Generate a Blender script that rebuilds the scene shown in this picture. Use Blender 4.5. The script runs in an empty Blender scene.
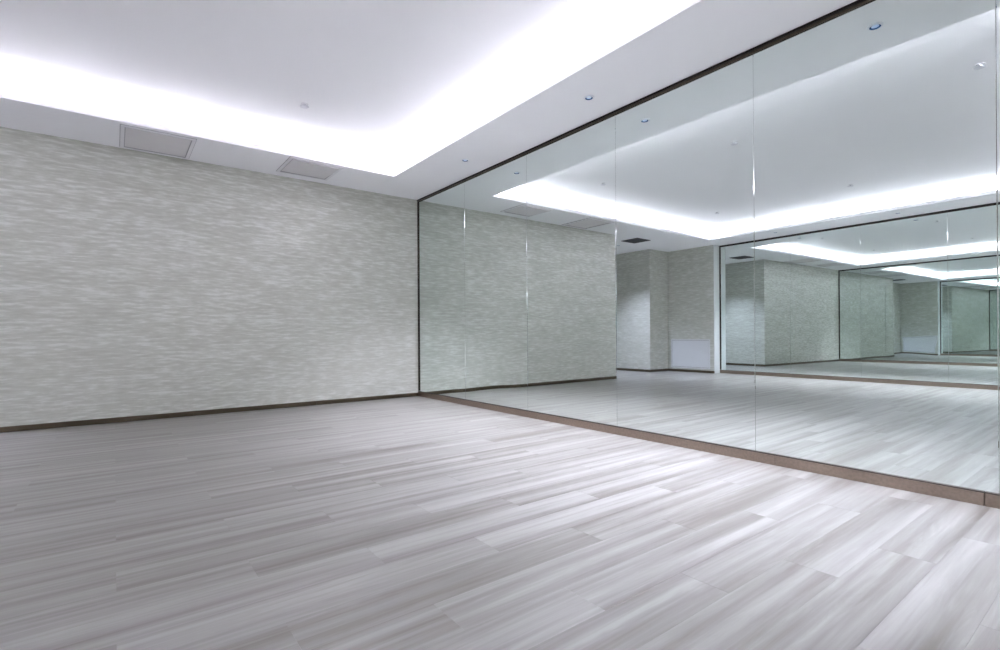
import bpy, bmesh, math, random
from mathutils import Vector, Matrix

random.seed(7)
scene = bpy.context.scene
COL = scene.collection

# ------------------------------------------------------------------ room measures (metres)
H = 2.80            # underside of the soffit
UH = 3.007          # raised ceiling inside the tray
CAM_H = 0.8668
D = 6.44            # wallpapered back wall
M = 3.4526          # face of the mirror wall on the right
YF = -0.702         # wall behind the camera
PW = 1.187          # width of a mirror panel
S0 = 0.485          # Y of the seam of the mirror panels next to the camera
XB = -0.843         # where the back wall ends and the passage starts
XV = -2.785         # left side of the passage
YV = 7.056          # front of the boxed-out corner in the passage
XP = -3.471         # face of the papered pier left of the passage
YP = 5.896          # where the pier ends and the second mirror starts
YE = 8.35           # end of the passage
TR, TL, TB, TF = 2.712, -2.870, 5.652, 0.086   # opening of the ceiling tray
PHI = math.radians(1.6456)


def m2x(y):         # face of the mirror wall on the left (slightly out of square)
    return -3.641 - math.tan(PHI) * (y - 4.0)


# ------------------------------------------------------------------ camera
cam_d = bpy.data.cameras.new('camera')
cam = bpy.data.objects.new('camera', cam_d)
COL.objects.link(cam)
yaw, pitch, roll = math.radians(37.3737), math.radians(0.1002), math.radians(-0.3341)
F = Vector((math.sin(yaw) * math.cos(pitch), math.cos(yaw) * math.cos(pitch), math.sin(pitch)))
R = F.cross(Vector((0, 0, 1))).normalized()
U = R.cross(F)
R2 = R * math.cos(roll) + U * math.sin(roll)
U2 = -R * math.sin(roll) + U * math.cos(roll)
cam.matrix_world = Matrix(((R2.x, U2.x, -F.x, 0), (R2.y, U2.y, -F.y, 0), (R2.z, U2.z, -F.z, CAM_H), (0, 0, 0, 1)))
cam_d.sensor_fit = 'HORIZONTAL'
cam_d.sensor_width = 36.0
cam_d.lens = 504.6744 * 36.0 / 1000.0
cam_d.shift_y = 9.0 / 1000.0
cam_d.clip_start = 0.02
scene.camera = cam

# ------------------------------------------------------------------ world and exposure
world = bpy.data.worlds.new('world')
scene.world = world
world.use_nodes = True
world.node_tree.nodes['Background'].inputs[0].default_value = (0.0, 0.0, 0.0, 1)
world.node_tree.nodes['Background'].inputs[1].default_value = 0.0
LED_STRENGTH = 75.0
SPOT_POWER = 440.0
SPOT_COLOR = (0.85, 0.86, 1.0)
LED_COLOR = (0.94, 0.925, 1.0)
scene.view_settings.view_transform = 'Standard'
scene.view_settings.look = 'None'
scene.view_settings.gamma = 1.0
scene.view_settings.use_curve_mapping = False
scene.view_settings.exposure = 0.23
cy = scene.cycles
cy.max_bounces = 20
cy.glossy_bounces = 16
cy.diffuse_bounces = 8
cy.use_denoising = True
cy.use_adaptive_sampling = False
cy.sample_clamp_indirect = 0.0
cy.blur_glossy = 0.3


# ------------------------------------------------------------------ materials
def new_mat(name):
    m = bpy.data.materials.new(name)
    m.use_nodes = True
    nt = m.node_tree
    b = nt.nodes['Principled BSDF']
    return m, nt, b


def N(nt, kind, **kw):
    n = nt.nodes.new(kind)
    for k, v in kw.items():
        setattr(n, k, v)
    return n


def mathn(nt, op, a, b=None, clamp=False):
    n = nt.nodes.new('ShaderNodeMath')
    n.operation = op
    n.use_clamp = clamp
    for i, v in enumerate((a, b)):
        if v is None:
            continue
        if isinstance(v, (int, float)):
            n.inputs[i].default_value = v
        else:
            nt.links.new(v, n.inputs[i])
    return n.outputs[0]


def ramp(nt, fac, stops):
    r = nt.nodes.new('ShaderNodeValToRGB')
    nt.links.new(fac, r.inputs[0])
    el = r.color_ramp.elements
    while len(el) < len(stops):
        el.new(0.5)
    for e, (p, c) in zip(el, stops):
        e.position = p
        e.color = c if len(c) == 4 else (*c, 1)
    return r.outputs[0]


def paint_mat(name, col, rough=0.6):
    m, nt, b = new_mat(name)
    tc = N(nt, 'ShaderNodeTexCoord')
    n = N(nt, 'ShaderNodeTexNoise')
    n.inputs['Scale'].default_value = 1.3
    n.inputs['Detail'].default_value = 3
    nt.links.new(tc.outputs['Object'], n.inputs['Vector'])
    c = ramp(nt, n.outputs['Fac'], [(0.3, tuple(v * 0.985 for v in col)), (0.7, col)])
    nt.links.new(c, b.inputs['Base Color'])
    b.inputs['Roughness'].default_value = rough
    b.inputs['Specular IOR Level'].default_value = 0.25
    n2 = N(nt, 'ShaderNodeTexNoise')
    n2.inputs['Scale'].default_value = 180
    nt.links.new(tc.outputs['Object'], n2.inputs['Vector'])
    bp = N(nt, 'ShaderNodeBump')
    bp.inputs['Strength'].default_value = 0.05
    bp.inputs['Distance'].default_value = 0.001
    nt.links.new(n2.outputs['Fac'], bp.inputs['Height'])
    nt.links.new(bp.outputs[0], b.inputs['Normal'])
    return m


def wallpaper_mat():
    m, nt, b = new_mat('silk_wallpaper')
    g = N(nt, 'ShaderNodeNewGeometry')
    s = N(nt, 'ShaderNodeSeparateXYZ')
    nt.links.new(g.outputs['Position'], s.inputs[0])
    hor = mathn(nt, 'ADD', s.outputs['X'], s.outputs['Y'])

    def layer(sx, sz, detail, rough, off):
        cx = mathn(nt, 'MULTIPLY', hor, sx)
        cz = mathn(nt, 'MULTIPLY', s.outputs['Z'], sz)
        c = N(nt, 'ShaderNodeCombineXYZ')
        nt.links.new(cx, c.inputs[0])
        nt.links.new(cz, c.inputs[1])
        c.inputs[2].default_value = off
        n = N(nt, 'ShaderNodeTexNoise')
        n.inputs['Scale'].default_value = 1.0
        n.inputs['Detail'].default_value = detail
        n.inputs['Roughness'].default_value = rough
        nt.links.new(c.outputs[0], n.inputs['Vector'])
        return n.outputs['Fac']
    a = layer(6.5, 42.0, 3.0, 0.6, 0.0)      # the streaks
    bb = layer(1.8, 8.0, 2.0, 0.5, 4.0)       # cloudy patches
    c3 = layer(14.0, 320.0, 2.0, 0.6, 9.0)    # threads
    v = mathn(nt, 'ADD', mathn(nt, 'MULTIPLY', a, 0.62), mathn(nt, 'MULTIPLY', bb, 0.24))
    v = mathn(nt, 'ADD', v, mathn(nt, 'MULTIPLY', c3, 0.14))
    col = ramp(nt, v, [(0.38, WALL_DARK), (0.50, WALL_MID), (0.61, WALL_LIGHT)])
    nt.links.new(col, b.inputs['Base Color'])
    rr = N(nt, 'ShaderNodeMapRange')
    nt.links.new(v, rr.inputs['Value'])
    rr.inputs['From Min'].default_value = 0.38
    rr.inputs['From Max'].default_value = 0.62
    rr.inputs['To Min'].default_value = 0.60
    rr.inputs['To Max'].default_value = 0.28
    nt.links.new(rr.outputs[0], b.inputs['Roughness'])
    sp = N(nt, 'ShaderNodeMapRange')
    nt.links.new(v, sp.inputs['Value'])
    sp.inputs['From Min'].default_value = 0.40
    sp.inputs['From Max'].default_value = 0.62
    sp.inputs['To Min'].default_value = 0.05
    sp.inputs['To Max'].default_value = 1.0
    nt.links.new(sp.outputs[0], b.inputs['Specular IOR Level'])
    mt = N(nt, 'ShaderNodeMapRange')
    nt.links.new(v, mt.inputs['Value'])
    mt.inputs['From Min'].default_value = 0.50
    mt.inputs['From Max'].default_value = 0.60
    mt.inputs['To Min'].default_value = 0.0
    mt.inputs['To Max'].default_value = 0.32
    nt.links.new(mt.outputs[0], b.inputs['Metallic'])
    bp = N(nt, 'ShaderNodeBump')
    bp.inputs['Strength'].default_value = 0.25
    bp.inputs['Distance'].default_value = 0.002
    nt.links.new(v, bp.inputs['Height'])
    nt.links.new(bp.outputs[0], b.inputs['Normal'])
    return m


WALL_DARK = (0.480, 0.480, 0.432)
WALL_MID = (0.530, 0.533, 0.482)
WALL_LIGHT = (0.66, 0.665, 0.625)


def wood_mat():
    m, nt, b = new_mat('grey_vinyl_oak')
    tc = N(nt, 'ShaderNodeTexCoord')
    at = N(nt, 'ShaderNodeAttribute', attribute_type='OBJECT', attribute_name='seed')
    s = N(nt, 'ShaderNodeSeparateXYZ')
    nt.links.new(tc.outputs['Object'], s.inputs[0])
    off = mathn(nt, 'MULTIPLY', at.outputs['Fac'], 57.0)

    def layer(sx, sy, detail, rough, dist=0.0, k=1.0):
        c = N(nt, 'ShaderNodeCombineXYZ')
        nt.links.new(mathn(nt, 'MULTIPLY', s.outputs['X'], sx), c.inputs[0])
        nt.links.new(mathn(nt, 'MULTIPLY', s.outputs['Y'], sy), c.inputs[1])
        nt.links.new(mathn(nt, 'MULTIPLY', off, k), c.inputs[2])
        n = N(nt, 'ShaderNodeTexNoise')
        n.inputs['Scale'].default_value = 1.0
        n.inputs['Detail'].default_value = detail
        n.inputs['Roughness'].default_value = rough
        n.inputs['Distortion'].default_value = dist
        nt.links.new(c.outputs[0], n.inputs['Vector'])
        return n.outputs['Fac'], c
    a, ca = layer(0.40, 14.0, 3.0, 0.5, 0.0)          # broad pale and dark bands
    f, _ = layer(2.2, 95.0, 3.0, 0.6, 0.0, 1.7)       # fine grain
    k, _ = layer(1.5, 22.0, 4.0, 0.65, 1.2, 2.3)      # knots and figure
    # cathedral figure: rings of a stretched noise field
    q, _ = layer(0.9, 6.5, 1.0, 0.4, 0.3, 3.1)
    rings = mathn(nt, 'SINE', mathn(nt, 'MULTIPLY', q, 70.0))
    mask = ramp(nt, k, [(0.52, (0, 0, 0)), (0.66, (1, 1, 1))])
    rings = mathn(nt, 'MULTIPLY', rings, mask)
    v = mathn(nt, 'ADD', mathn(nt, 'MULTIPLY', a, 0.66), mathn(nt, 'MULTIPLY', f, 0.12))
    v = mathn(nt, 'ADD', v, mathn(nt, 'MULTIPLY', k, 0.22))
    v = mathn(nt, 'ADD', v, mathn(nt, 'MULTIPLY', rings, 0.028))
    v = mathn(nt, 'ADD', v, mathn(nt, 'MULTIPLY', mathn(nt, 'SUBTRACT', at.outputs['Fac'], 0.5), 0.025))
    col = ramp(nt, v, [(0.37, WOOD_DARK), (0.50, WOOD_MID), (0.63, WOOD_LIGHT)])
    nt.links.new(col, b.inputs['Base Color'])
    rr = N(nt, 'ShaderNodeMapRange')
    nt.links.new(f, rr.inputs['Value'])
    rr.inputs['To Min'].default_value = 0.27
    rr.inputs['To Max'].default_value = 0.38
    nt.links.new(rr.outputs[0], b.inputs['Roughness'])
    b.inputs['Specular IOR Level'].default_value = 0.65
    bp = N(nt, 'ShaderNodeBump')
    bp.inputs['Strength'].default_value = 0.12
    bp.inputs['Distance'].default_value = 0.001
    nt.links.new(f, bp.inputs['Height'])
    nt.links.new(bp.outputs[0], b.inputs['Normal'])
    return m


WOOD_DARK = (0.148, 0.133, 0.116)
WOOD_MID = (0.231, 0.221, 0.206)
WOOD_LIGHT = (0.320, 0.311, 0.297)


def metal_mat(name, col, rough, streak=0.0, axis_scale=(1, 1, 1)):
    m, nt, b = new_mat(name)
    b.inputs['Metallic'].default_value = 1.0
    tc = N(nt, 'ShaderNodeTexCoord')
    mp = N(nt, 'ShaderNodeMapping')
    mp.inputs['Scale'].default_value = axis_scale
    nt.links.new(tc.outputs['Object'], mp.inputs[0])
    n = N(nt, 'ShaderNodeTexNoise')
    n.inputs['Scale'].default_value = 1.0
    n.inputs['Detail'].default_value = 3
    nt.links.new(mp.outputs[0], n.inputs['Vector'])
    c = ramp(nt, n.outputs['Fac'], [(0.3, tuple(v * (1 - streak) for v in col)), (0.7, col)])
    nt.links.new(c, b.inputs['Base Color'])
    b.inputs['Roughness'].default_value = rough
    return m


def mirror_mat():
    m, nt, b = new_mat('silvered_mirror_glass')
    b.inputs['Metallic'].default_value = 1.0
    b.inputs['Roughness'].default_value = 0.0
    # faint smudges in the tint keep it procedural
    tc = N(nt, 'ShaderNodeTexCoord')
    n = N(nt, 'ShaderNodeTexNoise')
    n.inputs['Scale'].default_value = 0.7
    nt.links.new(tc.outputs['Object'], n.inputs['Vector'])
    c = ramp(nt, n.outputs['Fac'], [(0.3, tuple(v * 0.99 for v in MIRROR_TINT)), (0.7, MIRROR_TINT)])
    nt.links.new(c, b.inputs['Base Color'])
    b.inputs['Specular Tint'].default_value = (*MIRROR_TINT, 1)
    return m


MIRROR_TINT = (0.83, 0.89, 0.87)


def emit_mat(name, col, strength):
    m, nt, b = new_mat(name)
    b.inputs['Base Color'].default_value = (0.9, 0.9, 0.9, 1)
    b.inputs['Emission Color'].default_value = (*col, 1)
    b.inputs['Emission Strength'].default_value = strength
    return m


def plain(name, col, rough=0.5, metallic=0.0, spec=0.5):
    m, nt, b = new_mat(name)
    tc = N(nt, 'ShaderNodeTexCoord')
    n = N(nt, 'ShaderNodeTexNoise')
    n.inputs['Scale'].default_value = 6
    nt.links.new(tc.outputs['Object'], n.inputs['Vector'])
    c = ramp(nt, n.outputs['Fac'], [(0.3, tuple(v * 0.97 for v in col)), (0.7, col)])
    nt.links.new(c, b.inputs['Base Color'])
    b.inputs['Roughness'].default_value = rough
    b.inputs['Metallic'].default_value = metallic
    b.inputs['Specular IOR Level'].default_value = spec
    return m


MAT = {
    'ceiling': paint_mat('white_ceiling_paint', (0.93, 0.925, 0.95), 0.7),
    'wallpaper': wallpaper_mat(),
    'wood': wood_mat(),
    'subfloor': plain('subfloor', (0.16, 0.15, 0.145), 0.8),
    'bronze': metal_mat('brushed_bronze', (0.37, 0.295, 0.245), 0.34, 0.18, (60, 1.5, 60)),
    'dark_bronze': metal_mat('dark_bronze', (0.115, 0.095, 0.075), 0.25, 0.2, (2, 2, 40)),
    'black_bronze': metal_mat('black_bronze', (0.045, 0.038, 0.038), 0.3, 0.2, (2, 2, 40)),
    'skirting': metal_mat('bronze_skirting', (0.17, 0.14, 0.10), 0.3, 0.2, (2, 2, 40)),
    'ledge': metal_mat('dull_dark_bronze', (0.10, 0.085, 0.075), 0.5, 0.2, (2, 2, 40)),
    'mirror': mirror_mat(),
    'backing': plain('mirror_backing', (0.05, 0.06, 0.06), 0.6),
    'led': emit_mat('led_strip_glow', LED_COLOR, LED_STRENGTH),
    'white_trim': plain('white_trim_paint', (0.68, 0.70, 0.70), 0.4),
    'panel': plain('access_panel_paint', (0.74, 0.715, 0.73), 0.5),
    'panel_frame': plain('access_panel_frame', (0.82, 0.81, 0.84), 0.45),
    'shadow_gap': plain('dark_reveal', (0.05, 0.05, 0.05), 0.8),
    'shade_lining': plain('grey_bead_and_shade', (0.46, 0.44, 0.47), 0.7),  # edge bead, and painted shade inside the ceiling hatch frames
    'grille': plain('pale_grey_grille', (0.66, 0.67, 0.70), 0.5),
    'vent': plain('dark_vent', (0.035, 0.035, 0.04), 0.5),
    'ring': plain('downlight_ring', (0.85, 0.86, 0.90), 0.3),
    'lens': emit_mat('blue_lens', (0.05, 0.30, 0.85), 0.30),
    'cone': plain('blue_reflector', (0.03, 0.20, 0.48), 0.2, 0.5),
    'sprinkler': plain('sprinkler_plate', (0.72, 0.72, 0.77), 0.4),
}


# ------------------------------------------------------------------ mesh helpers
def obj(name, bm, mat, parent=None, smooth=False):
    me = bpy.data.meshes.new(name)
    bmesh.ops.recalc_face_normals(bm, faces=bm.faces)
    bm.to_mesh(me)
    bm.free()
    if smooth:
        for p in me.polygons:
            p.use_smooth = True
    me.materials.append(MAT[mat])
    o = bpy.data.objects.new(name, me)
    COL.objects.link(o)
    if parent is not None:
        o.parent = parent
    return o


def empty(name, loc=(0, 0, 0)):
    o = bpy.data.objects.new(name, None)
    o.empty_display_size = 0.1
    o.location = loc
    COL.objects.link(o)
    return o


def tag(o, label, cat, group=None):
    o['label'] = label
    o['category'] = cat
    if group:
        o['group'] = group
    return o


def structure(o, label=None):
    o['kind'] = 'structure'
    if label:
        o['label'] = label
    return o


def box(bm, a, b, bev=0.0):
    """axis-aligned box between corners a and b, edges bevelled by bev"""
    t = bmesh.new()
    bmesh.ops.create_cube(t, size=1.0)
    for v in t.verts:
        for i in range(3):
            v.co[i] = a[i] if v.co[i] < 0 else b[i]
    if bev > 0:
        bmesh.ops.bevel(t, geom=list(t.edges), offset=bev, segments=1, affect='EDGES', profile=0.5)
    me = bpy.data.meshes.new('tmp')
    t.to_mesh(me)
    t.free()
    bm.from_mesh(me)
    bpy.data.meshes.remove(me)
    return bm


def prism(bm, pts, z0, z1):
    """vertical prism over a counter-clockwise plan outline"""
    lo = [bm.verts.new((x, y, z0)) for x, y in pts]
    hi = [bm.verts.new((x, y, z1)) for x, y in pts]
    n = len(pts)
    bm.faces.new(lo[::-1])
    bm.faces.new(hi)
    for i in range(n):
        j = (i + 1) % n
        bm.faces.new((lo[i], lo[j], hi[j], hi[i]))
    return bm


def lathe(bm, prof, seg=32):
    """surface of revolution about Z; prof = [(radius, z), ...]"""
    rings = []
    for r, z in prof:
        if r < 1e-6:
            rings.append([bm.verts.new((0, 0, z))])
        else:
            rings.append([bm.verts.new((r * math.cos(2 * math.pi * i / seg), r * math.sin(2 * math.pi * i / seg), z)) for i in range(seg)])
    for p, q in zip(rings, rings[1:]):
        for i in range(seg):
            j = (i + 1) % seg
            if len(p) == 1 and len(q) == 1:
                continue
            if len(p) == 1:
                bm.faces.new((p[0], q[i], q[j]))
            elif len(q) == 1:
                bm.faces.new((p[i], p[j], q[0]))
            else:
                bm.faces.new((p[i], p[j], q[j], q[i]))
    return bm


def copy_thing(root, loc):
    c = root.copy()
    COL.objects.link(c)
    c.location = loc
    for ch in list(root.children):
        d = ch.copy()
        COL.objects.link(d)
        d.parent = c
        for gch in list(ch.children):
            e = gch.copy()
            COL.objects.link(e)
            e.parent = d
    return c


# ------------------------------------------------------------------ floor of single planks
bm = bmesh.new()
prism(bm, [(m2x(YF) - 0.06, YF), (M + 0.02, YF), (M + 0.02, D), (XB, D), (XB, YE), (XV, YE), (XV, YV), (XP, YV), (XP, YP), (m2x(YP) - 0.06, YP)], -0.12, -0.0035)
floor = structure(obj('floor', bm, 'subfloor'), 'floor of grey wood-look planks running across to the mirror wall')

PLANK_L, PLANK_W, GAP = 1.22, 0.183, 0.0002


def plank_mesh(L, W):
    t, c, d = 0.0034, 0.0005, 0.0003
    b = bmesh.new()
    x0, x1, y0, y1 = -L / 2 + GAP / 2, L / 2 - GAP / 2, -W / 2 + GAP / 2, W / 2 - GAP / 2
    rings = []
    for (i, z) in ((0, -t), (0, -d), (c, 0.0)):
        rings.append([b.verts.new(p) for p in ((x0 + i, y0 + i, z), (x1 - i, y0 + i, z), (x1 - i, y1 - i, z), (x0 + i, y1 - i, z))])
    for p, q in zip(rings, rings[1:]):
        for i in range(4):
            j = (i + 1) % 4
            b.faces.new((p[i], p[j], q[j], q[i]))
    b.faces.new(rings[-1])
    b.faces.new(rings[0][::-1])
    me = bpy.data.meshes.new('plank')
    b.to_mesh(me)
    b.free()
    me.materials.append(MAT['wood'])
    return me


plank_cache = {}


def add_plank(x0, x1, y0, y1):
    key = (round(x1 - x0, 3), round(y1 - y0, 3))
    if key[0] < 0.03 or key[1] < 0.01:
        return
    if key not in plank_cache:
        plank_cache[key] = plank_mesh(*key)
    o = bpy.data.objects.new('plank', plank_cache[key])
    COL.objects.link(o)
    o.parent = floor
    o.location = ((x0 + x1) / 2, (y0 + y1) / 2, 0.0)
    o['seed'] = random.random()


k0 = int(math.floor((YF - 1.245) / PLANK_W))
k = k0
while True:
    ya, yb = 1.245 + k * PLANK_W, 1.245 + (k + 1) * PLANK_W
    if ya >= YE:
        break
    y0, y1 = max(ya, YF + 0.004), min(yb, YE - 0.004)
    # split rows where the plan changes so that no plank runs into a wall
    cuts = [y0] + [c for c in (YP, D, YV) if y0 + 0.004 < c < y1 - 0.004] + [y1]
    for c0, c1 in zip(cuts, cuts[1:]):
        ym = (c0 + c1) / 2
        if ym < YP:
            lo, hi = m2x(c0) + 0.004, M - 0.004
        elif ym < D:
            lo, hi = XP + 0.004, M - 0.004
        elif ym < YV:
            lo, hi = XP + 0.004, XB - 0.004
        else:
            lo, hi = XV + 0.004, XB - 0.004
        ph = (0.815 - 0.40667 * k) % PLANK_L
        n = math.floor((lo - ph) / PLANK_L)
        x = ph + n * PLANK_L
        while x < hi:
            add_plank(max(x, lo), min(x + PLANK_L, hi), c0, c1)
            x += PLANK_L
    k += 1

# ------------------------------------------------------------------ walls
WT = UH + 0.10
bm = box(bmesh.new(), (XB, D, 0), (M + 0.16, D + 0.16, WT))
wall_back = structure(obj('wall_back', bm, 'wallpaper'), 'pale grey wall in streaked silk wallpaper')
bm = box(bmesh.new(), (M + 0.014, YF, 0), (M + 0.16, D, WT))
wall_right = structure(obj('wall_right', bm, 'backing'))
bm = box(bmesh.new(), (m2x(YF) - 0.3, YF - 0.16, 0), (M + 0.16, YF, WT))
wall_front = structure(obj('wall_front', bm, 'wallpaper'))
o = 0.014
bm = prism(bmesh.new(), [(m2x(YF) - o, YF), (m2x(YP) - o, YP), (m2x(YP) - 0.16, YP), (m2x(YP) - 0.16, YF)], 0, WT)
wall_left = structure(obj('wall_left', bm, 'backing'))
bm = box(bmesh.new(), (m2x(YP) - 0.16, YP + 0.012, 0), (XP, YV, WT))
wall_pier = structure(obj('wall_left_pier', bm, 'wallpaper'))
bm = box(bmesh.new(), (m2x(YP) - 0.16, YV, 0), (XV, YE, WT))
wall_box = structure(obj('wall_passage_left', bm, 'wallpaper'))
bm = box(bmesh.new(), (XB, D + 0.16, 0), (XB + 0.16, YE, WT))
wall_pr = structure(obj('wall_passage_right', bm, 'wallpaper'))
bm = box(bmesh.new(), (m2x(YP) - 0.16, YE, 0), (XB + 0.16, YE + 0.16, WT))
wall_pe = structure(obj('wall_passage_end', bm, 'wallpaper'))
# white painted return between pier and mirror
bm = box(bmesh.new(), (m2x(YP) - 0.02, YP, 0), (XP, YP + 0.012, H))
structure(obj('trim_1', bm, 'white_trim'), 'white painted return beside the far mirror')

# ------------------------------------------------------------------ ceiling: raised slab, soffit ring, cove
bm = box(bmesh.new(), (m2x(YP) - 0.16, YF - 0.16, UH), (M + 0.16, D + 0.16, UH + 0.10))
ceiling = structure(obj('ceiling', bm, 'ceiling'), 'white tray ceiling with hidden cove lighting')
XL = m2x(YP) - 0.16
bm = bmesh.new()
ts = 0.016
box(bm, (XL, TB, H), (M + 0.014, D, H + ts))
box(bm, (XL, YF, H), (M + 0.014, TF, H + ts))
box(bm, (TR, TF, H), (M + 0.014, TB, H + ts))
box(bm, (XL, TF, H), (TL, TB, H + ts))
box(bm, (XL, D, H), (XB, YE, H + ts))
structure(obj('soffit', bm, 'ceiling', ceiling))
LIP = 0.052
bm = bmesh.new()
lt = 0.012
box(bm, (TL - lt, TB, H + ts), (TR + lt, TB + lt, H + LIP))
box(bm, (TL - lt, TF - lt, H + ts), (TR + lt, TF, H + LIP))
box(bm, (TR, TF, H + ts), (TR + lt, TB, H + LIP))
box(bm, (TL - lt, TF, H + ts), (TL, TB, H + LIP))
structure(obj('cove_lip', bm, 'ceiling', ceiling))
CD = 0.22
bm = bmesh.new()
box(bm, (TL - CD, TB + CD, H + ts), (TR + CD, TB + CD + lt, UH))
box(bm, (TL - CD, TF - CD - lt, H + ts), (TR + CD, TF - CD, UH))
box(bm, (TR + CD, TF - CD, H + ts), (TR + CD + lt, TB + CD, UH))
box(bm, (TL - CD - lt, TF - CD, H + ts), (TL - CD, TB + CD, UH))
structure(obj('cove_back', bm, 'ceiling', ceiling))
# LED strips lying in the cove
cove = empty('cove_light', (0, 0, H + ts))
tag(cove, 'hidden white LED strip lying in the ceiling cove', 'light strip')
so, sw, sh = 0.070, 0.016, 0.030
for a, b in (((TL - so, TB + so), (TR + so, TB + so + sw)), ((TL - so, TF - so - sw), (TR + so, TF - so)),
             ((TR + so, TF - so), (TR + so + sw, TB + so)), ((TL - so - sw, TF - so), (TL - so, TB + so))):
    bm = box(bmesh.new(), (a[0], a[1], 0.0), (b[0], b[1], sh - 0.006))
    prof = obj('profile', bm, 'grille', cove)
    bm = box(bmesh.new(), (a[0] + 0.001, a[1] + 0.001, sh - 0.006), (b[0] - 0.001, b[1] - 0.001, sh))
    obj('led_strip', bm, 'led', prof)


# ------------------------------------------------------------------ mirror walls
def panel_mesh(w, h, warp, seg=(1, 1)):
    """mirror panel: local x = along the wall, z = up, front face at y = 0 looking to -y, polished bevel"""
    b = bmesh.new()
    bv, bd, th = 0.0022, 0.001, 0.006
    nx, nz = seg
    grid = []
    for j in range(nz + 1):
        row = []
        for i in range(nx + 1):
            x = bv + (w - 2 * bv) * i / nx
            z = bv + (h - 2 * bv) * j / nz
            win = (math.sin(math.pi * x / w) ** 0.5 if 0 < x < w else 0.0) * max(0.0, min(1.0, (2.3 - z) / 1.6)) ** 1.5
            row.append(b.verts.new((x, win * warp(x, z) if warp else 0.0, z)))
        grid.append(row)
    front = []
    for j in range(nz):
        for i in range(nx):
            front.append(b.faces.new((grid[j][i], grid[j][i + 1], grid[j + 1][i + 1], grid[j + 1][i])))
    for f in front:
        f.smooth = bool(warp)
    # rim: chamfer then side
    loop = [b.verts.new(v.co) for v in [grid[0][i] for i in range(nx)] + [grid[j][nx] for j in range(nz)] + [grid[nz][nx - i] for i in range(nx)] + [grid[nz - j][0] for j in range(nz)]]

    def push(v, y, out):
        x, z = v.co.x, v.co.z
        if out:
            x = 0.0 if x < bv * 1.01 else (w if x > w - bv * 1.01 else x)
            z = 0.0 if z < bv * 1.01 else (h if z > h - bv * 1.01 else z)
        return b.verts.new((x, y, z))
    l1 = [push(v, bd, True) for v in loop]
    l2 = [b.verts.new((v.co.x, th, v.co.z)) for v in l1]
    n = len(loop)
    for p, q in ((loop, l1), (l1, l2)):
        for i in range(n):
            j = (i + 1) % n
            b.faces.new((p[i], p[j], q[j], q[i]))
    b.faces.new(l2)
    return b


def mirror_wall(name, label, seams, to_world, trims, warps):
    """seams: distances along the wall; to_world: matrix with x along the wall, -y into the room"""
    root = empty(name)
    root.matrix_world = to_world
    tag(root, label, 'mirror wall')
    zb, zt = 0.066, H - 0.032
    g = 0.0012
    for a, b in zip(seams, seams[1:]):
        wp = warps.get(seams.index(a))
        bm = panel_mesh(b - a - g, zt - zb + 0.01, wp, (28, 56) if wp else (1, 1))
        p = obj('mirror_panel', bm, 'mirror', root)
        p.location = (a + g / 2, 0, zb - 0.005)
    L0, L1 = seams[0], seams[-1]
    # bottom rail in lengths, with a thin top ledge
    for a, b in zip(trims, trims[1:]):
        bm = bmesh.new()
        box(bm, (a + 0.0008, -0.012, 0.0), (b - 0.0008, -0.0005, 0.0640), 0.0018)
        rail = obj('bottom_rail', bm, 'bronze', root)
        bm = bmesh.new()
        box(bm, (a + 0.001, -0.0125, 0.0645), (b - 0.001, -0.0005, 0.0710), 0.0012)
        obj('ledge', bm, 'ledge', rail)
    bm = bmesh.new()
    box(bm, (L0 + 0.001, -0.016, H - 0.017), (L1 - 0.001, -0.0005, H - 0.001), 0.001)
    top = obj('top_rail', bm, 'black_bronze', root)
    bm = bmesh.new()
    box(bm, (L0 + 0.001, -0.010, H - 0.036), (L1 - 0.001, -0.0005, H - 0.0175), 0.001)
    obj('inner_rail', bm, 'dark_bronze', top)
    for s in (0, 1):
        a = L0 + 0.001 if s == 0 else L1 - 0.027
        bm = bmesh.new()
        box(bm, (a, -0.012, 0.077), (a + 0.026, -0.0005, H - 0.037), 0.003)
        obj('side_rail', bm, 'dark_bronze', root)
    return root


def warp_a(x, z):
    t = z / 2.7
    return 0.0006 * math.sin(2 * math.pi * (x / 1.25 + 0.1)) * math.cos(2 * math.pi * t * 1.2) + 0.0007 * math.sin(2 * math.pi * z / 1.1 + 3.0 * x)


def warp_b(x, z):
    return 0.0006 * math.sin(2 * math.pi * (x / 1.4 + 0.55)) + 0.0006 * math.sin(2 * math.pi * z / 1.0 + 1.0 + 2.2 * x)


# right: along = from the corner with the back wall towards the camera (-Y), -y local = -X world
mw1 = Matrix(((0, 1, 0, M), (-1, 0, 0, D), (0, 0, 1, 0), (0, 0, 0, 1)))
seams1 = [0.0] + [D - (S0 + i * PW) for i in (4, 3, 2, 1, 0)] + [D - YF]
mirror_wall('mirror_wall', 'tall wall of six frameless mirror panels on a brown bronze rail, joining the wallpapered wall',
            seams1, mw1, [0.0, D - 3.885, D - 1.539, D - 0.537, D - YF], {0: warp_a, 1: warp_b})
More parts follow.
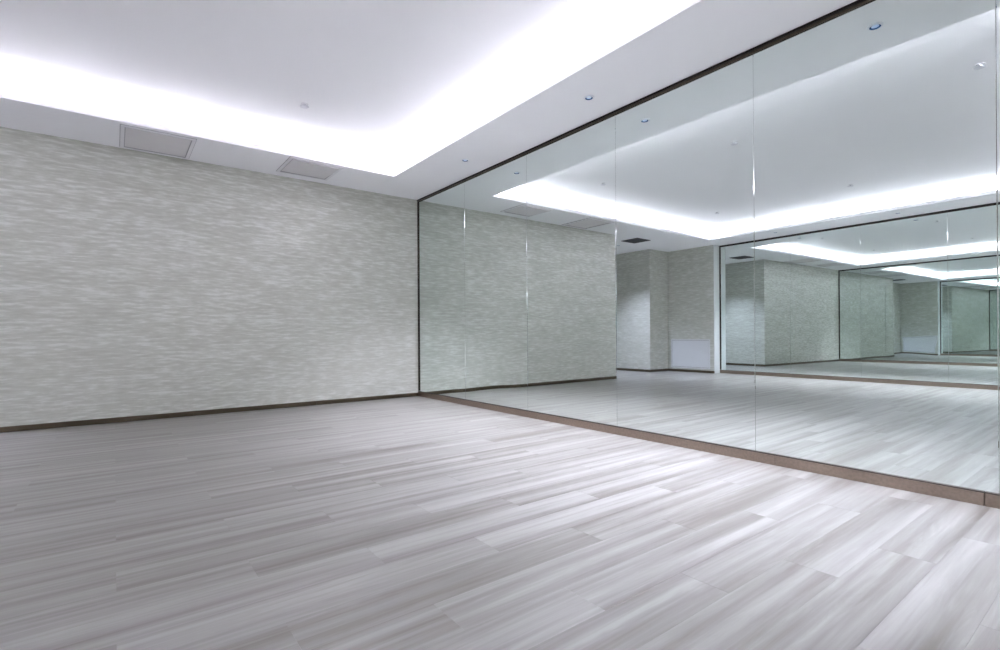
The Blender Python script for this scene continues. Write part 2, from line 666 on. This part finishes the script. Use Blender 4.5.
# left: along = from the wall behind the camera to the pier, slightly out of square
ang = math.atan2(YP - YF, m2x(YP) - m2x(YF))
ux, uy = math.cos(ang), math.sin(ang)          # along the wall, towards +Y
LL = math.hypot(YP - YF, m2x(YP) - m2x(YF))
mw2 = Matrix(((ux, -uy, 0, m2x(YF)), (uy, ux, 0, YF), (0, 0, 1, 0), (0, 0, 0, 1)))
seams2 = [0.0] + [(4.415 - i * PW - YF) / uy for i in (4, 3, 2, 1, 0)] + [LL]
seams2 = [s for s in seams2 if s >= 0 and s < LL - 0.01] + [LL]
seams2 = sorted(set(seams2))
mirror_wall('mirror_wall', 'mirror wall opposite, ending at the white return of the papered pier, seen in reflection',
            seams2, mw2, [0.0, 2.2, 4.4, LL], {})


# ------------------------------------------------------------------ baseboards
def baseboard(name, runs, label=None):
    """runs: list of (a, b) boxes in plan; the first is the object, the rest its lengths"""
    root = None
    for (x0, y0), (x1, y1) in runs:
        bm = box(bmesh.new(), (x0, y0, 0.001), (x1, y1, 0.052), 0.0025)
        if root is None:
            root = structure(obj(name, bm, 'skirting'), label)
        else:
            obj('board_length', bm, 'skirting', root)
    return root


bt = 0.011
cuts = [XB, 2.007, 2.485, M - 0.014]
baseboard('baseboard_back', [((a + 0.001, D - bt), (b - 0.001, D)) for a, b in zip(cuts, cuts[1:])], 'thin dark bronze skirting under the wallpaper')
baseboard('baseboard_front', [((m2x(YF) + 0.015, YF), (M - 0.015, YF + bt))])
baseboard('baseboard_passage_right', [((XB - bt, D - bt), (XB, YE))])
baseboard('baseboard_passage_left', [((XV, YV - bt), (XV + bt, YE)), ((XP + bt, YV - bt), (XV - 0.001, YV))])
baseboard('baseboard_pier', [((XP, YP), (XP + bt, YV))])


# ------------------------------------------------------------------ ceiling access panels in the soffit
def ceiling_panel(label, x0, x1, y0, y1, sag):
    root = empty('access_panel', ((x0 + x1) / 2, (y0 + y1) / 2, H))
    tag(root, label, 'access panel')
    w, d = (x1 - x0) / 2, (y1 - y0) / 2
    fw, fh, g = 0.036, 0.012, 0.007

    def ring(o0, o1, z0, mat, name):
        bm = bmesh.new()
        for a, b in (((-w + o0, -d + o0), (w - o0, -d + o1)), ((-w + o0, d - o1), (w - o0, d - o0)),
                     ((-w + o0, -d + o1), (-w + o1, d - o1)), ((w - o1, -d + o1), (w - o0, d - o1))):
            box(bm, (a[0], a[1], z0), (b[0], b[1], 0.0), 0.001)
        obj(name, bm, mat, root)
    ring(0.0, 0.006, -0.004, 'shade_lining', 'edge_bead')
    ring(0.006, fw, -fh, 'panel_frame', 'panel_frame')
    ring(fw, fw + g, -fh + 0.001, 'shade_lining', 'shade_lining')  # grey strip standing in for the shaded inner faces of the frame
    q = fw + g
    bm = box(bmesh.new(), (-w + q, -d + q, -0.0035), (w - q, d - q, 0.0), 0.0006)
    if sag:                     # hinged at the wall side, dropped a little at the tray side
        for v in bm.verts:
            if v.co.z < -0.002:
                v.co.z -= sag * (d - q - v.co.y) / (2 * (d - q))
    obj('hatch_door', bm, 'panel', root)
    return root


ceiling_panel('square white ceiling access panel farther from the mirror wall', 0.045, 0.650, 5.715, 6.395, 0.0)
ceiling_panel('square white ceiling access panel nearer the mirror corner', 1.505, 2.100, 5.660, 6.270, 0.022)


# ------------------------------------------------------------------ downlights in the soffit
def make_downlight():
    root = empty('downlight', (0, 0, H))
    b = lathe(bmesh.new(), [(0.029, -0.0030), (0.031, -0.0065), (0.040, -0.0055), (0.045, 0.0), (0.029, 0.0)], 36)
    obj('trim_ring', b, 'ring', root, True)
    b = lathe(bmesh.new(), [(0.0305, -0.0060), (0.021, -0.0012), (0.0305, -0.0002)], 36)
    obj('reflector', b, 'cone', root, True)
    b = lathe(bmesh.new(), [(0.0, -0.0036), (0.010, -0.0032), (0.021, -0.0014), (0.0, -0.0004)], 36)
    obj('lens', b, 'lens', root, True)
    add_lamp(root, SPOT_POWER)
    return root


def add_lamp(root, power):
    ld = bpy.data.lights.new('lamp', 'SPOT')
    ld.energy = power
    ld.color = SPOT_COLOR
    ld.spot_size = math.radians(100)
    ld.spot_blend = 1.0
    ld.shadow_soft_size = 0.02
    ld.cycles.use_multiple_importance_sampling = False
    lo = bpy.data.objects.new('lamp', ld)
    COL.objects.link(lo)
    lo.parent = root
    lo.location = (0, 0, -0.03)
    return lo


dl = make_downlight()
first = True
for x, side in ((3.085, 'above the mirror wall rail'), (-3.16, 'above the opposite mirror wall')):
    for y, where in (((4.655, 'far end'), (2.824, 'middle'), (1.084, 'third along')) if x > 0 else ((4.47, 'far end'), (2.567, 'middle'), (0.75, 'third along'))):
        o = dl if first else copy_thing(dl, (x, y, H))
        o.location = (x, y, H)
        first = False
        tag(o, {'far end': 'small round blue-lensed downlight %s, first from the papered wall' % side,
                'middle': 'small round blue-lensed downlight %s, second from the papered wall' % side,
                'third along': 'small round blue-lensed downlight %s, third from the papered wall' % side}[where],
            'downlight', 'downlights in the soffit')
o = copy_thing(dl, (-1.81, 7.15, H))
for ch in list(o.children):
    if ch.type == 'LIGHT':
        ch.data = ch.data.copy()
        ch.data.energy = SPOT_POWER * 0.8
        ch.data.color = (0.74, 0.77, 1.0)
tag(o, 'small round blue-lensed downlight in the ceiling of the passage', 'downlight', 'downlights in the soffit')


# ------------------------------------------------------------------ sprinkler covers on the raised ceiling
def make_sprinkler():
    root = empty('sprinkler', (0, 0, UH))
    b = lathe(bmesh.new(), [(0.0, -0.004), (0.030, -0.004), (0.034, -0.001), (0.034, 0.0), (0.0, 0.0)], 28)
    obj('collar', b, 'panel_frame', root, True)
    b = lathe(bmesh.new(), [(0.014, -0.004), (0.012, -0.020), (0.0, -0.020)], 20)
    obj('neck', b, 'sprinkler', root, True)
    b = lathe(bmesh.new(), [(0.0, -0.026), (0.036, -0.026), (0.039, -0.023), (0.036, -0.0205), (0.0, -0.0205)], 28)
    obj('cover_plate', b, 'sprinkler', root, True)
    return root


sp = make_sprinkler()
first = True
for x, side in ((1.40, 'on the mirror-side tray half'), (-1.55, 'on the far half of the tray')):
    for y, nth in (((4.785, 'first'), (2.88, 'second'), (0.867, 'third')) if x > 0 else ((4.74, 'first'), (2.71, 'second'), (0.75, 'third'))):
        o = sp if first else copy_thing(sp, (x, y, UH))
        o.location = (x, y, UH)
        first = False
        tag(o, 'round ceiling sprinkler %s, %s from the papered wall' % (side, nth), 'sprinkler', 'sprinklers on the raised ceiling')

# ------------------------------------------------------------------ dark ceiling vent in the passage
vx0, vx1, vy0, vy1 = -1.87, -1.44, 6.365, 6.775
vent = empty('ceiling_vent', ((vx0 + vx1) / 2, (vy0 + vy1) / 2, H))
tag(vent, 'dark square ceiling vent at the mouth of the passage', 'vent')
w, d = (vx1 - vx0) / 2, (vy1 - vy0) / 2
bm = bmesh.new()
for a, b in (((-w, -d), (w, -d + 0.025)), ((-w, d - 0.025), (w, d)), ((-w, -d + 0.025), (-w + 0.025, d - 0.025)), ((w - 0.025, -d + 0.025), (w, d - 0.025))):
    box(bm, (a[0], a[1], -0.010), (b[0], b[1], 0), 0.001)
obj('vent_frame', bm, 'vent', vent)
bm = box(bmesh.new(), (-w + 0.025, -d + 0.025, -0.002), (w - 0.025, d - 0.025, 0))
obj('vent_back', bm, 'shadow_gap', vent)
for i in range(8):
    y = -d + 0.045 + i * (2 * d - 0.09) / 7
    bm = box(bmesh.new(), (-w + 0.026, y - 0.010, -0.0022), (w - 0.026, y + 0.010, 0.0))
    for v in bm.verts:
        if v.co.z < -0.001:
            v.co.z -= 0.004 if v.co.y > y else 0.0
    obj('slat', bm, 'vent', vent)

# ------------------------------------------------------------------ white panel low on the pier
gx, gy0, gy1, gz0, gz1 = XP, 6.0, 6.965, 0.087, 0.742
gp = empty('wall_access_panel', (gx, (gy0 + gy1) / 2, gz0))
tag(gp, 'pale grey rectangular access panel low on the papered pier', 'access panel')
hw, hh = (gy1 - gy0) / 2, gz1 - gz0
bm = bmesh.new()
for a, b in (((-hw, 0), (hw, 0.022)), ((-hw, hh - 0.022), (hw, hh)), ((-hw, 0.022), (-hw + 0.022, hh - 0.022)), ((hw - 0.022, 0.022), (hw, hh - 0.022))):
    box(bm, (0, a[0], a[1]), (0.010, b[0], b[1]), 0.001)
obj('panel_frame', bm, 'grille', gp)
bm = box(bmesh.new(), (0, -hw + 0.022, 0.022), (0.002, hw - 0.022, hh - 0.022))
obj('reveal', bm, 'shadow_gap', gp)
bm = box(bmesh.new(), (0.002, -hw + 0.027, 0.027), (0.008, hw - 0.027, hh - 0.027), 0.001)
obj('hatch_door', bm, 'grille', gp)
